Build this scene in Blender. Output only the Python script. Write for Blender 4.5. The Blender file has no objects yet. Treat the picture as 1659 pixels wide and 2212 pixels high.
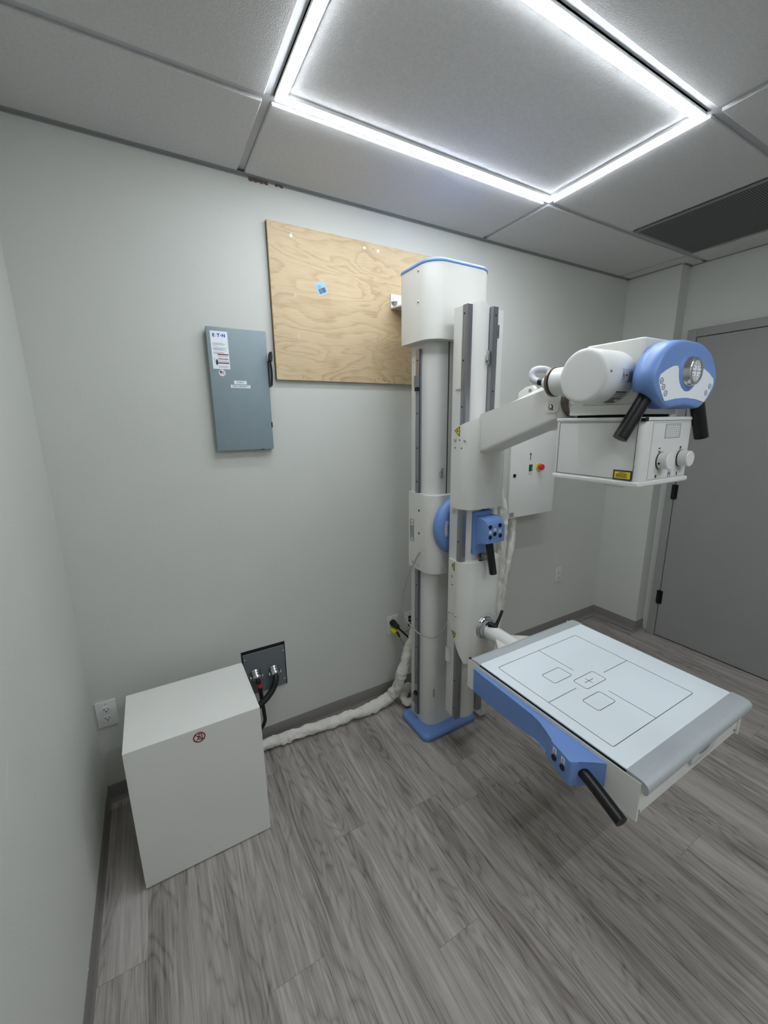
import bpy, bmesh, math, random
from mathutils import Vector, Matrix, noise
random.seed(7)
sc = bpy.context.scene
COL = sc.collection
V = Vector
PI = math.pi
H = 2.468            # ceiling height
WORLD = {}           # object -> world origin

# ------------------------------------------------------------------ materials
def lin(r, g, b):
    f = lambda c: c/12.92 if c <= .04045 else ((c+.055)/1.055)**2.4
    return (f(r/255), f(g/255), f(b/255), 1)

class NT:
    def __init__(s, name):
        s.m = bpy.data.materials.new(name); s.m.use_nodes = True
        s.t = s.m.node_tree; s.n = s.t.nodes; s.b = s.n['Principled BSDF']
    def new(s, ty, **kw):
        n = s.n.new(ty)
        for k, v in kw.items(): setattr(n, k, v)
        return n
    def link(s, a, b): s.t.links.new(a, b)
    def set(s, n, **kw):
        for k, v in kw.items(): n.inputs[k.replace('_', ' ')].default_value = v
    def math(s, op, a, b=None, c=None):
        n = s.n.new('ShaderNodeMath'); n.operation = op
        for i, x in enumerate((a, b, c)):
            if x is None: continue
            if isinstance(x, (int, float)): n.inputs[i].default_value = x
            else: s.link(x, n.inputs[i])
        return n.outputs[0]
    def ramp(s, fac, stops):
        n = s.n.new('ShaderNodeValToRGB'); e = n.color_ramp.elements
        while len(e) < len(stops): e.new(.5)
        for i, (p, c) in enumerate(stops): e[i].position = p; e[i].color = c
        s.link(fac, n.inputs[0]); return n.outputs[0]
    def mix(s, fac, a, b, mode='MIX'):
        n = s.n.new('ShaderNodeMix'); n.data_type = 'RGBA'; n.blend_type = mode
        for i, x in ((0, fac), (6, a), (7, b)):
            if isinstance(x, (int, float, tuple)): n.inputs[i].default_value = x
            else: s.link(x, n.inputs[i])
        return n.outputs[2]

def paint(name, rgb, rough=.5, metal=0., var=.04, scale=6., bump=0., bscale=200., spec=.5, aniso=None, bdist=.002):
    k = NT(name); c = lin(*rgb)
    tc = k.new('ShaderNodeTexCoord')
    nz = k.new('ShaderNodeTexNoise'); k.set(nz, Scale=scale, Detail=4.)
    mp = k.new('ShaderNodeMapping'); k.link(tc.outputs['Object'], mp.inputs[0]); k.link(mp.outputs[0], nz.inputs['Vector'])
    if aniso: mp.inputs['Scale'].default_value = aniso
    lo = tuple(x*(1-var) for x in c[:3])+(1,); hi = tuple(min(1, x*(1+var)) for x in c[:3])+(1,)
    k.link(k.ramp(nz.outputs[0], [(.3, lo), (.7, hi)]), k.b.inputs['Base Color'])
    k.set(k.b, Roughness=rough, Metallic=metal)
    k.b.inputs['Specular IOR Level'].default_value = spec
    if bump:
        n2 = k.new('ShaderNodeTexNoise'); k.set(n2, Scale=bscale, Detail=3.); k.link(tc.outputs['Object'], n2.inputs['Vector'])
        b = k.new('ShaderNodeBump'); k.set(b, Strength=bump, Distance=bdist); k.link(n2.outputs[0], b.inputs['Height'])
        k.link(b.outputs[0], k.b.inputs['Normal'])
    return k.m

M = {}
M['wall'] = paint('wall_paint', (197, 198, 192), .75, bump=.25, bscale=160, var=.02, scale=2, spec=.25)
M['chase'] = M['wall']
M['tile'] = paint('ceiling_tile_mineral', (204, 203, 203), .95, bump=.5, bscale=260, var=.05, scale=120, spec=.1)
M['tbar'] = paint('ceiling_grid_steel', (176, 177, 180), .45, var=.02)
M['angle'] = paint('wall_angle_steel', (138, 139, 140), .5, var=.03)
M['rust'] = paint('torn_brown_paint', (92, 78, 74), .9, var=.3, scale=90)
M['cove'] = paint('cove_base_vinyl', (124, 120, 116), .5, var=.03, spec=.3)
M['door'] = paint('door_paint_gray', (142, 141, 139), .45, var=.02, bump=.1, bscale=120, spec=.35)
M['white'] = paint('white_powder_coat', (207, 206, 200), .38, var=.015, bump=.06, bscale=500)
M['column'] = paint('column_white_paint', (206, 206, 202), .3, var=.015, bump=.05, bscale=400)
M['cabinet'] = paint('cabinet_white_paint', (222, 222, 217), .42, var=.015, bump=.08, bscale=500)
M['plastic'] = paint('white_plastic', (212, 212, 209), .35, var=.01)
M['blue'] = paint('blue_plastic', (106, 138, 196), .42, var=.03, bump=.06, bscale=500)
M['steel'] = paint('rail_steel', (150, 150, 155), .32, .85, var=.12, scale=3, aniso=(30, 30, .6))
M['chrome'] = paint('polished_metal', (196, 198, 200), .18, 1., var=.05)
M['bronze'] = paint('anodised_ring', (128, 120, 110), .3, .9, var=.15, scale=20)
M['alu'] = paint('brushed_aluminium', (200, 206, 209), .40, .45, var=.05, scale=40, aniso=(1, 30, 30))
M['black'] = paint('black_rubber', (10, 10, 11), .38, var=.1, spec=.4)
M['hole'] = paint('dark_recess', (14, 14, 15), .9, var=.1)
M['ink'] = paint('dark_print', (48, 50, 54), .6, var=.1)
M['grayink'] = paint('gray_print', (128, 132, 138), .6, var=.1)
M['blueink'] = paint('blue_print', (34, 78, 178), .5, var=.05)
M['redink'] = paint('red_print', (140, 30, 40), .5, var=.05)
M['yellow'] = paint('yellow_label', (226, 200, 40), .5, var=.05)
M['yplug'] = paint('yellow_plastic', (214, 208, 30), .4, var=.05)
M['red'] = paint('red_plastic', (200, 34, 40), .35, var=.05)
M['green'] = paint('green_plastic', (16, 120, 66), .3, var=.05)
M['label'] = paint('paper_label', (226, 230, 236), .5, var=.01)
M['silverlabel'] = paint('silver_label', (186, 190, 188), .5, 0., var=.05)
M['bluelabel'] = paint('blue_sticker', (148, 190, 226), .5, var=.02)
M['panelgray'] = paint('blue_gray_enamel', (126, 141, 147), .4, var=.03, scale=20, bump=.1, bscale=300)
M['darkplate'] = paint('dark_gray_plate', (100, 106, 110), .5, var=.06, bump=.1, bscale=300)
M['sleeve'] = paint('canvas_sleeve', (214, 212, 204), .85, var=.06, scale=25, bump=.9, bscale=38, bdist=.008)
M['graycable'] = paint('gray_cable', (150, 150, 146), .5, var=.04)
M['hose'] = paint('gray_hose', (186, 188, 194), .5, var=.04)
M['conduit'] = paint('black_conduit', (16, 17, 19), .5, var=.1)
M['table'] = paint('laminate_tabletop', (222, 230, 234), .3, var=.012, scale=3, spec=.4)
M['flagred'] = paint('flag_pink_red', (214, 130, 140), .5)
M['flagblue'] = paint('flag_navy', (44, 52, 110), .5)

def led(LED):
    k = NT('led_diffuser'); e = k.new('ShaderNodeEmission')
    tc = k.new('ShaderNodeTexCoord'); nz = k.new('ShaderNodeTexNoise'); k.set(nz, Scale=3.); k.link(tc.outputs['Object'], nz.inputs[0])
    k.link(k.ramp(nz.outputs[0], [(0, (.86, .93, 1, 1)), (1, (.90, .95, 1, 1))]), e.inputs[0])
    e.inputs[1].default_value = LED
    k.link(e.outputs[0], k.n['Material Output'].inputs[0]); return k.m
M['led'] = led(31.); M['led_fill'] = led(33.)

def floor_mat():
    k = NT('gray_oak_plank_floor')
    g = k.new('ShaderNodeNewGeometry'); sp = k.new('ShaderNodeSeparateXYZ'); k.link(g.outputs['Position'], sp.inputs[0])
    x, y = sp.outputs[0], sp.outputs[1]
    W, L = .1524, 1.22
    fx = k.math('DIVIDE', k.math('ADD', x, .017), W); ix = k.math('FLOOR', fx)
    wn = k.new('ShaderNodeTexWhiteNoise', noise_dimensions='1D'); k.link(ix, wn.inputs['W'])
    off = wn.outputs['Value']
    fy = k.math('ADD', k.math('DIVIDE', k.math('ADD', y, 1.185), L), k.math('MULTIPLY', off, 1.0))
    iy = k.math('FLOOR', fy)
    pid = k.math('ADD', k.math('MULTIPLY', ix, 7.31), k.math('MULTIPLY', iy, 3.77))
    w2 = k.new('ShaderNodeTexWhiteNoise', noise_dimensions='1D'); k.link(pid, w2.inputs['W'])
    # per-plank coordinates
    cb = k.new('ShaderNodeCombineXYZ')
    k.link(x, cb.inputs[0]); k.link(y, cb.inputs[1]); k.link(k.math('MULTIPLY', w2.outputs[0], 40.), cb.inputs[2])
    def noise(sx, sy, sc_, det, dist=0., rough=.55):
        mp = k.new('ShaderNodeMapping'); k.link(cb.outputs[0], mp.inputs[0]); mp.inputs['Scale'].default_value = (sx, sy, 1)
        n = k.new('ShaderNodeTexNoise'); k.set(n, Scale=sc_, Detail=det, Distortion=dist, Roughness=rough); k.link(mp.outputs[0], n.inputs[0]); return n.outputs[0]
    big = noise(1., .14, 9., 2., .3)              # growth-ring field
    saw = k.math('FRACT', k.math('MULTIPLY', big, 17.))
    rings = k.math('POWER', k.math('MULTIPLY', k.math('ABSOLUTE', k.math('SUBTRACT', saw, .5)), 2.), 2.5)
    fine = noise(1., .022, 260., 3., .2, .7)
    mid = noise(1., .05, 60., 4., .5)
    streak = noise(1., .06, 13., 3., .5)
    patch = k.math("GREATER_THAN", noise(1., .3, 5., 1.), .42)
    t = k.math('MULTIPLY', k.math('MULTIPLY', rings, patch), -.19)
    t = k.math('ADD', t, k.math('MULTIPLY', k.math('SUBTRACT', fine, .5), .80))
    t = k.math('ADD', t, k.math('MULTIPLY', k.math('SUBTRACT', mid, .5), .75))
    t = k.math('ADD', t, k.math('MULTIPLY', k.math('SUBTRACT', streak, .5), .75))
    t = k.math('ADD', t, k.math('MULTIPLY', k.math('SUBTRACT', w2.outputs[0], .5), .14))
    t = k.math('ADD', t, .54)
    c = k.ramp(t, [(.05, lin(88, 82, 78)), (.36, lin(138, 131, 126)), (.62, lin(165, 158, 153)), (.95, lin(186, 180, 175))])
    # joints
    ex = k.math('ABSOLUTE', k.math('SUBTRACT', k.math('FRACT', fx), .5)); gx = k.math('GREATER_THAN', ex, .5-.0016)
    ey = k.math('ABSOLUTE', k.math('SUBTRACT', k.math('FRACT', fy), .5)); gy = k.math('GREATER_THAN', ey, .5-.0006)
    j = k.math('MULTIPLY', k.math('MAXIMUM', k.math('MULTIPLY', gx, .6), gy), .45)
    c = k.mix(j, c, lin(60, 57, 55))
    k.link(c, k.b.inputs['Base Color'])
    k.link(k.math('ADD', k.math('MULTIPLY', fine, .15), .42), k.b.inputs['Roughness'])
    k.b.inputs['Specular IOR Level'].default_value = .35
    b = k.new('ShaderNodeBump'); k.set(b, Strength=.12, Distance=.002); k.link(t, b.inputs['Height']); k.link(b.outputs[0], k.b.inputs['Normal'])
    return k.m
M['floor'] = floor_mat()

def ply_mat():
    k = NT('birch_plywood')
    g = k.new('ShaderNodeNewGeometry')
    mp = k.new('ShaderNodeMapping'); k.link(g.outputs['Position'], mp.inputs[0]); mp.inputs['Scale'].default_value = (1.15, 1., 3.4); mp.inputs['Location'].default_value = (.37, 0, .1)
    n = k.new('ShaderNodeTexNoise'); k.set(n, Scale=1.9, Detail=2.5, Distortion=.55, Roughness=.45); k.link(mp.outputs[0], n.inputs[0])
    r = k.math('FRACT', k.math('MULTIPLY', n.outputs[0], 15.))
    edge = k.math('MULTIPLY', k.math('POWER', r, 2.2), k.math('SUBTRACT', 1., k.math('POWER', r, 14.)))
    m2 = k.new('ShaderNodeMapping'); k.link(g.outputs['Position'], m2.inputs[0]); m2.inputs['Scale'].default_value = (6, 1, 60)
    n2 = k.new('ShaderNodeTexNoise'); k.set(n2, Scale=3., Detail=5.); k.link(m2.outputs[0], n2.inputs[0])
    n3 = k.new('ShaderNodeTexNoise'); k.set(n3, Scale=5., Detail=2.); k.link(g.outputs['Position'], n3.inputs[0])
    t = k.math('ADD', k.math('MULTIPLY', edge, .27), k.math('ADD', k.math('MULTIPLY', n2.outputs[0], .42), k.math('MULTIPLY', n3.outputs[0], .45)))
    c = k.ramp(t, [(.22, lin(206, 186, 152)), (.5, lin(193, 171, 136)), (.85, lin(158, 128, 94))])
    k.link(c, k.b.inputs['Base Color']); k.set(k.b, Roughness=.6)
    return k.m
M['ply'] = ply_mat()
M['plyedge'] = paint('plywood_edge', (120, 98, 70), .8, var=.3, scale=40, aniso=(.3, 30, .3))

def perf_mat():
    k = NT('perforated_steel')
    g = k.new('ShaderNodeNewGeometry'); sp = k.new('ShaderNodeSeparateXYZ'); k.link(g.outputs['Position'], sp.inputs[0])
    s = .0095
    a = k.math('SUBTRACT', k.math('FRACT', k.math('DIVIDE', sp.outputs[0], s)), .5)
    b = k.math('SUBTRACT', k.math('FRACT', k.math('DIVIDE', sp.outputs[1], s)), .5)
    d = k.math('ADD', k.math('MULTIPLY', a, a), k.math('MULTIPLY', b, b))
    h = k.math('LESS_THAN', d, .15)
    k.link(k.mix(h, lin(122, 124, 124), lin(22, 23, 23)), k.b.inputs['Base Color']); k.set(k.b, Roughness=.7)
    return k.m
M['perf'] = perf_mat()

# ------------------------------------------------------------------ geometry
class G:
    def __init__(s): s.bm = bmesh.new()
    def _bev(s, vs, b, seg):
        if b > 0:
            es = list({e for v in vs for e in v.link_edges})
            bmesh.ops.bevel(s.bm, geom=es, offset=b, segments=seg, profile=.6, affect='EDGES', clamp_overlap=True)
    def box(s, x0, x1, y0, y1, z0, z1, b=0., seg=2):
        r = bmesh.ops.create_cube(s.bm, size=1)
        for v in r['verts']:
            v.co = V(((x0+x1)/2+v.co.x*(x1-x0), (y0+y1)/2+v.co.y*(y1-y0), (z0+z1)/2+v.co.z*(z1-z0)))
        s._bev(r['verts'], b, seg); return s
    def prism(s, pts, ax, a, b, bev=0., seg=2, capbev=None):
        def P(p, t): return V((t, p[0], p[1])) if ax == 'x' else V((p[0], t, p[1])) if ax == 'y' else V((p[0], p[1], t))
        A = [s.bm.verts.new(P(p, a)) for p in pts]; B = [s.bm.verts.new(P(p, b)) for p in pts]
        n = len(pts)
        fa = s.bm.faces.new(A); fb = s.bm.faces.new(B[::-1])
        for i in range(n): s.bm.faces.new((A[i], B[i], B[(i+1) % n], A[(i+1) % n]))
        if capbev:
            es = list(set(fa.edges) | set(fb.edges))
            bmesh.ops.bevel(s.bm, geom=es, offset=capbev, segments=seg, profile=.6, affect='EDGES', clamp_overlap=True)
        elif bev: s._bev(A+B, bev, seg)
        return s
    def loft(s, rings, cap=True, closed=True):
        R = [[s.bm.verts.new(V(p)) for p in r] for r in rings]; n = len(R[0])
        for a, b in zip(R, R[1:]):
            for i in range(n if closed else n-1): s.bm.faces.new((a[i], b[i], b[(i+1) % n], a[(i+1) % n]))
        if cap: s.bm.faces.new(R[0]); s.bm.faces.new(R[-1][::-1])
        return s
    def cyl(s, p0, p1, r0, r1=None, seg=32, bev=0.):
        p0, p1 = V(p0), V(p1); r1 = r0 if r1 is None else r1
        d = (p1-p0).normalized(); q = d.to_track_quat('Z', 'Y'); u, w = q @ V((1, 0, 0)), q @ V((0, 1, 0))
        ring = lambda c, r: [c+u*(r*math.cos(2*PI*i/seg))+w*(r*math.sin(2*PI*i/seg)) for i in range(seg)]
        L = []
        if bev:
            for a in (0, 30, 60, 90): L.append(ring(p0+d*(bev*(1-math.sin(math.radians(a)))), r0-bev*(1-math.sin(math.radians(a)))*0-bev+bev*math.sin(math.radians(a)) if False else r0-bev*(1-math.sin(math.radians(a)))))
            L = []
            for a in (0, 22, 45, 68, 90): 
                t = math.radians(a); L.append(ring(p0+d*(bev*(1-math.sin(t))), r0-bev*(1-math.cos(PI/2-t))))
            for a in (90, 68, 45, 22, 0):
                t = math.radians(a); L.append(ring(p1-d*(bev*(1-math.sin(t))), r1-bev*(1-math.cos(PI/2-t))))
        else: L = [ring(p0, r0), ring(p1, r1)]
        return s.loft(L)
    def lathe(s, c, d, prof, seg=36):
        c, d = V(c), V(d).normalized(); q = d.to_track_quat('Z', 'Y'); u, w = q @ V((1, 0, 0)), q @ V((0, 1, 0))
        return s.loft([[c+d*t+u*(r*math.cos(2*PI*i/seg))+w*(r*math.sin(2*PI*i/seg)) for i in range(seg)] for t, r in prof])
    def tube(s, path, r, seg=14, sub=6, wob=0., flat=1.):
        pts = [V(p) for p in path]; n = len(pts); out = []
        for i in range(n-1):
            p0, p1, p2, p3 = pts[max(i-1, 0)], pts[i], pts[i+1], pts[min(i+2, n-1)]
            for k in range(sub):
                t = k/sub
                out.append((.5*((2*p1)+(p2-p0)*t+(2*p0-5*p1+4*p2-p3)*t*t+(3*p1-p0-3*p2+p3)*t**3), i+t))
        out.append((pts[-1], n-1.)); rings = []; N0 = None
        for i, (c, tt) in enumerate(out):
            d = (out[min(i+1, len(out)-1)][0]-out[max(i-1, 0)][0]).normalized()
            if N0 is None: N0 = d.orthogonal().normalized()
            N0 = (N0-d*N0.dot(d)).normalized(); Bn = d.cross(N0)
            rr = r if not isinstance(r, (list, tuple)) else r[int(min(tt, n-1))]+(r[min(int(tt)+1, n-1)]-r[int(min(tt, n-1))])*(tt-int(tt))
            ring = []
            for j in range(seg):
                a = 2*PI*j/seg
                q_ = c+N0*math.cos(a)*.03+Bn*math.sin(a)*.03; w = rr*(1+wob*(noise.noise(q_*24)*.9+noise.noise(q_*55)*.7)) if wob else rr
                ring.append(c+N0*(w*math.cos(a))+Bn*(w*math.sin(a)*flat))
            rings.append(ring)
        return s.loft(rings)
    def cut(s, co, no):
        r = bmesh.ops.bisect_plane(s.bm, geom=s.bm.verts[:]+s.bm.edges[:]+s.bm.faces[:], plane_co=V(co), plane_no=V(no), clear_outer=True)
        es = [e for e in r['geom_cut'] if isinstance(e, bmesh.types.BMEdge)]
        bmesh.ops.holes_fill(s.bm, edges=es, sides=0)
        return s
    # ---- printing on a surface through a map F(u, v, h)
    def rect(s, F, u0, u1, v0, v1, h0=0., h1=.0006, nv=1):
        rows = []
        for k in range(nv+1):
            v = v0+(v1-v0)*k/nv
            rows.append([s.bm.verts.new(F(u, v, h)) for u, h in ((u0, h0), (u1, h0), (u1, h1), (u0, h1))])
        for a, b in zip(rows, rows[1:]):
            for i in range(4): s.bm.faces.new((a[i], b[i], b[(i+1) % 4], a[(i+1) % 4]))
        s.bm.faces.new(rows[0]); s.bm.faces.new(rows[-1][::-1]); return s
    def poly(s, F, pts, h0=0., h1=.0006):
        A = [s.bm.verts.new(F(u, v, h0)) for u, v in pts]; B = [s.bm.verts.new(F(u, v, h1)) for u, v in pts]; n = len(pts)
        s.bm.faces.new(A); s.bm.faces.new(B[::-1])
        for i in range(n): s.bm.faces.new((A[i], B[i], B[(i+1) % n], A[(i+1) % n]))
        return s
    def ring2(s, F, cu, cv, r0, r1, h0=0., h1=.0006, seg=32, a0=0, a1=360, sq=1.):
        n = seg
        full = a1-a0 >= 360
        A = []
        for i in range(n+(0 if full else 1)):
            a = math.radians(a0+(a1-a0)*i/n); c_, s_ = math.cos(a), math.sin(a)
            A.append([s.bm.verts.new(F(cu+r*c_, cv+r*s_*sq, h)) for r, h in ((r0, h0), (r1, h0), (r1, h1), (r0, h1))])
        m = len(A)
        for i in range(m if full else m-1):
            a, b = A[i], A[(i+1) % m]
            for j in range(4): s.bm.faces.new((a[j], b[j], b[(j+1) % 4], a[(j+1) % 4]))
        if not full: s.bm.faces.new(A[0]); s.bm.faces.new(A[-1][::-1])
        return s
    def line(s, F, a, b, w=.0012, h0=0., h1=.0004):
        a, b = V((a[0], a[1])), V((b[0], b[1])); d = (b-a).normalized(); n = V((-d.y, d.x))*w/2
        return s.poly(F, [a+n, b+n, b-n, a-n], h0, h1)
    def outline(s, F, pts, w=.0012, h1=.0004):
        for i in range(len(pts)): s.line(F, pts[i], pts[(i+1) % len(pts)], w, 0, h1)
        return s
    def text(s, F, txt, u, v, size, bold=0., h=.0007, align='CENTER', rot=0., sx=1.):
        cu = bpy.data.curves.new('tmp', 'FONT'); cu.body = txt; cu.size = size; cu.align_x = align; cu.align_y = 'CENTER'; cu.offset = bold*size; cu.resolution_u = 3
        o = bpy.data.objects.new('tmp', cu); me = o.to_mesh()
        cr, sr = math.cos(rot), math.sin(rot)
        vs = [s.bm.verts.new(F(u+p.co.x*sx*cr-p.co.y*sr, v+p.co.x*sx*sr+p.co.y*cr, h)) for p in me.vertices]
        for f in me.polygons:
            try: s.bm.faces.new([vs[i] for i in f.vertices])
            except ValueError: pass
        o.to_mesh_clear(); bpy.data.objects.remove(o); bpy.data.curves.remove(cu); return s
    def print_lines(s, F, u0, u1, v, n, dv, h=.0016, ragged=.35):
        for i in range(n):
            u = u0
            end = u1-(u1-u0)*random.uniform(0, ragged)
            while u < end-.0015:
                w = min(random.uniform(.002, .006)*(u1-u0)/.05, end-u)
                s.rect(F, u, u+w, v-i*dv-h/2, v-i*dv+h/2, .0006, .0009); u += w+.0008
        return s
    def build(s, name, mat, parent=None, sharp=35, label=None, recalc=True):
        if recalc: bmesh.ops.recalc_face_normals(s.bm, faces=s.bm.faces[:])
        bm = s.bm; ang = math.radians(sharp)
        for f in bm.faces: f.smooth = True
        for e in bm.edges:
            e.smooth = len(e.link_faces) == 2 and e.calc_face_angle(0) < ang
        xs = [v.co for v in bm.verts]
        c = V([(min(p[i] for p in xs)+max(p[i] for p in xs))/2 for i in range(3)])
        if parent is None: c.z = min(p.z for p in xs)
        for v in bm.verts: v.co -= c
        me = bpy.data.meshes.new(name); bm.to_mesh(me); bm.free(); me.materials.append(M[mat])
        o = bpy.data.objects.new(name, me); COL.objects.link(o)
        WORLD[o.name] = c
        if parent: o.parent = parent; o.location = c-WORLD[parent.name]
        else: o.location = c
        if label: o['label'] = label
        return o

def thing(name, loc, label, cat, group=None):
    o = bpy.data.objects.new(name, None); COL.objects.link(o); o.empty_display_size = .05
    o.location = loc; WORLD[o.name] = V(loc); o['label'] = label; o['category'] = cat
    if group: o['group'] = group
    return o
def tag(o, label, cat, group=None):
    o['label'] = label; o['category'] = cat
    if group: o['group'] = group
    return o
def struct(o): o['kind'] = 'structure'; return o

def plane(o, u, v):
    o, u, v = V(o), V(u).normalized(), V(v).normalized(); n = u.cross(v)
    return lambda a, b, h=0.: o+u*a+v*b+n*h
def rrect(x0, x1, y0, y1, r, seg=6):
    """rounded rectangle; r = one radius or (x0y0, x1y0, x1y1, x0y1)"""
    if not isinstance(r, (tuple, list)): r = (r,)*4
    out = []
    for (cx, cy, a0, rr) in ((x0+r[0], y0+r[0], 180, r[0]), (x1-r[1], y0+r[1], 270, r[1]), (x1-r[2], y1-r[2], 0, r[2]), (x0+r[3], y1-r[3], 90, r[3])):
        if rr == 0: out.append((cx, cy)); continue
        for i in range(seg+1):
            a = math.radians(a0+90*i/seg); out.append((cx+rr*math.cos(a), cy+rr*math.sin(a)))
    return out
def pillow(g, x0, x1, y0, y1, r, prof, seg=8):
    if not isinstance(r, (tuple, list)): r = (r,)*4
    return g.loft([[(x, y, z) for x, y in rrect(x0+i, x1-i, y0+i, y1-i, tuple(max(.002, q-i) for q in r), seg)] for z, i in prof])
FL = lambda x: plane((x, 0, 0), (0, -1, 0), (0, 0, 1))     # print on a face looking to -X: u = -y, v = z
FF = lambda y: plane((0, y, 0), (1, 0, 0), (0, 0, 1))      # print on a face looking to -Y: u = x, v = z
FT = lambda z: plane((0, 0, z), (1, 0, 0), (0, 1, 0))      # print on a top face: u = x, v = y

def bolt_x(parent, x, y, z, r=.006, name='bolt', mat='chrome'):   # dome bolt on a -X face
    return G().lathe((x, y, z), (-1, 0, 0), [(0, r), (.0015, r), (.003, r*.85), (.0042, r*.45), (.0046, .0003)], 16).build(name, mat, parent)
def hole_x(parent, x, y, z, r=.003, name='hole'):
    return G().cyl((x+.001, y, z), (x-.0006, y, z), r, seg=14).build(name, 'hole', parent)

# ================================================================== ROOM
XR, XC, YC, YF = 3.395, 3.295, -.33, -3.3
struct(G().box(-.1, 3.6, YF-.1, .1, -.1, 0).build('floor', 'floor'))
struct(G().box(-.1, 3.6, 0, .1, 0, H+.2).build('wall_back', 'wall'))
g = G().box(-.1, 0, YF, 0, 0, H+.2); struct(g.build('wall_left', 'wall'))
g = G().prism([(XR+.2, YF), (XR, YF), (XR, YC), (XC, YC), (XC, 0), (XR+.2, 0)], 'z', 0, H+.2)
struct(g.build('wall_right', 'wall'))
struct(G().box(-.1, 3.6, YF-.1, YF, 0, H+.2).build('wall_front', 'wall'))
# ceiling: lay-in tiles (one surface), grid and wall angle
GX = [-.478, .7416, 1.961, 3.1802, 4.4]
GY = [0.196, -.4133, -1.0229, -1.6325, -2.2421, -2.8517, -3.4613]
g = G(); tb = G()
g.box(-.1, 3.6, YF-.1, .1, H+.03, H+.2)
def clampx(a): return min(max(a, 0), XR)
for i in range(4):
    for j in range(6):
        x0, x1, y1, y0 = GX[i], GX[i+1], GY[j], GY[j+1]
        cells = [(x0, x1)]
        if i == 2 and j == 1: cells = [(x0, 2.5706), (2.5706, x1)]
        for q, (a, b) in enumerate(cells):
            if i == 2 and j == 1 and q == 1: continue            # return-air grille
            A = max(a+.013, 0.001); B = min(b-.013, XR-.001); C = max(y0+.013, YF); D = min(y1-.013, -.001)
            if B-A < .01: continue
            if i == 1 and (j in (1, 4)): g.box(A+.022, B-.022, C+.022, D-.022, H+.004, H+.02); continue   # tile inside the LED frame
            if b > XC and j == 0:
                g.box(A, XC-.001, C, D, H, H+.016, .003, 1)
                if YC > C: g.box(XC, B, C, YC, H, H+.016, .003, 1)
                continue
            g.box(A, B, C, D, H, H+.016, .003, 1)
struct(g.build('ceiling', 'tile'))
for x in GX[1:4]: tb.box(x-.012, x+.012, YF, 0, H+.0085, H+.03)
for y in GY[1:6]: tb.box(0, XR, y-.012, y+.012, H+.008, H+.03)
tb.box(2.5706-.012, 2.5706+.012, GY[2], GY[1], H+.0078, H+.03)
struct(tb.build('trim_1', 'tbar'))
g = G()
g.box(0, XC, -.02, -.0005, H-.0015, H+.0005); g.box(0, XC, -.0018, -.0003, H-.006, H+.003)
g.box(.0005, .02, YF, 0, H-.0015, H+.0005); g.box(XC-.02, XC-.0005, YC, 0, H-.0015, H+.0005)
g.box(XR-.02, XR-.0005, YF, YC, H-.0015, H+.0005); g.box(XC, XR, YC-.02, YC-.0005, H-.0015, H+.0005)
wa = struct(g.build('trim_2', 'angle'))
def rag(u0, u1, v0, v1, n=9):
    top = [(u0+(u1-u0)*i/n, v1) for i in range(n+1)]
    bot = [(u1-(u1-u0)*i/n, v0+random.uniform(0, (v1-v0)*.6)) for i in range(n+1)]
    return top+bot
F = FF(-.0015)
G().poly(F, rag(.772, .846, H-.016, H-.001), 0, .0012).build('rust_mark', 'rust', wa)
G().poly(F, rag(.874, .905, H-.012, H-.001, 5), 0, .0012).build('rust_mark', 'rust', wa)
# cove base
def cove(g, a, b, n, toe=1.):   # along a-b, n = inward normal
    a, b, n = V((*a, 0)), V((*b, 0)), V((*n, 0)); pr = [(.0, .0), (.016, .0), (.012, .004), (.006, .012), (.004, .022), (.0035, .072), (.0015, .0762), (.0, .0762)]
    g.loft([[p+n*t*toe+V((0, 0, z)) for t, z in pr] for p in (a, b)])
g = G(); cove(g, (0, 0), (XC, 0), (0, -1)); struct(g.build('baseboard_back', 'cove'))
g = G(); cove(g, (0, YF), (0, 0), (1, 0), .55); struct(g.build('baseboard_left', 'cove'))
g = G(); cove(g, (XC, 0), (XC, YC-.003), (-1, 0)); cove(g, (XC-.003, YC), (XR, YC), (0, -1)); cove(g, (XR, -1.42), (XR, YF), (-1, 0)); struct(g.build('baseboard_right', 'cove'))
g = G(); g.box(XC-.032, XC-.029, YC-.02, -.03, 0, .0008); g.box(XC-.60, XC-.03, -.033, -.030, 0, .0008); struct(g.build('gap_shadow_line', 'hole'))  # dark strips laid on the floor for the gap and its shadow line
wl = bpy.data.objects['wall_left']; Fw = plane((0, 0, 0), (0, 1, 0), (0, 0, 1))
G().line(Fw, (-.828, .912), (-.880, .850), .0018, 0, .0003).build('scratch_mark', 'plastic', wl)
G().line(Fw, (-.742, .740), (-.762, .690), .0030, 0, .0003).build('scratch_mark', 'wall', wl)
G().ring2(Fw, -.673, .0795, .0001, .0030, 0, .0006, 8).build('paint_chip', 'label', wl)
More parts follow.
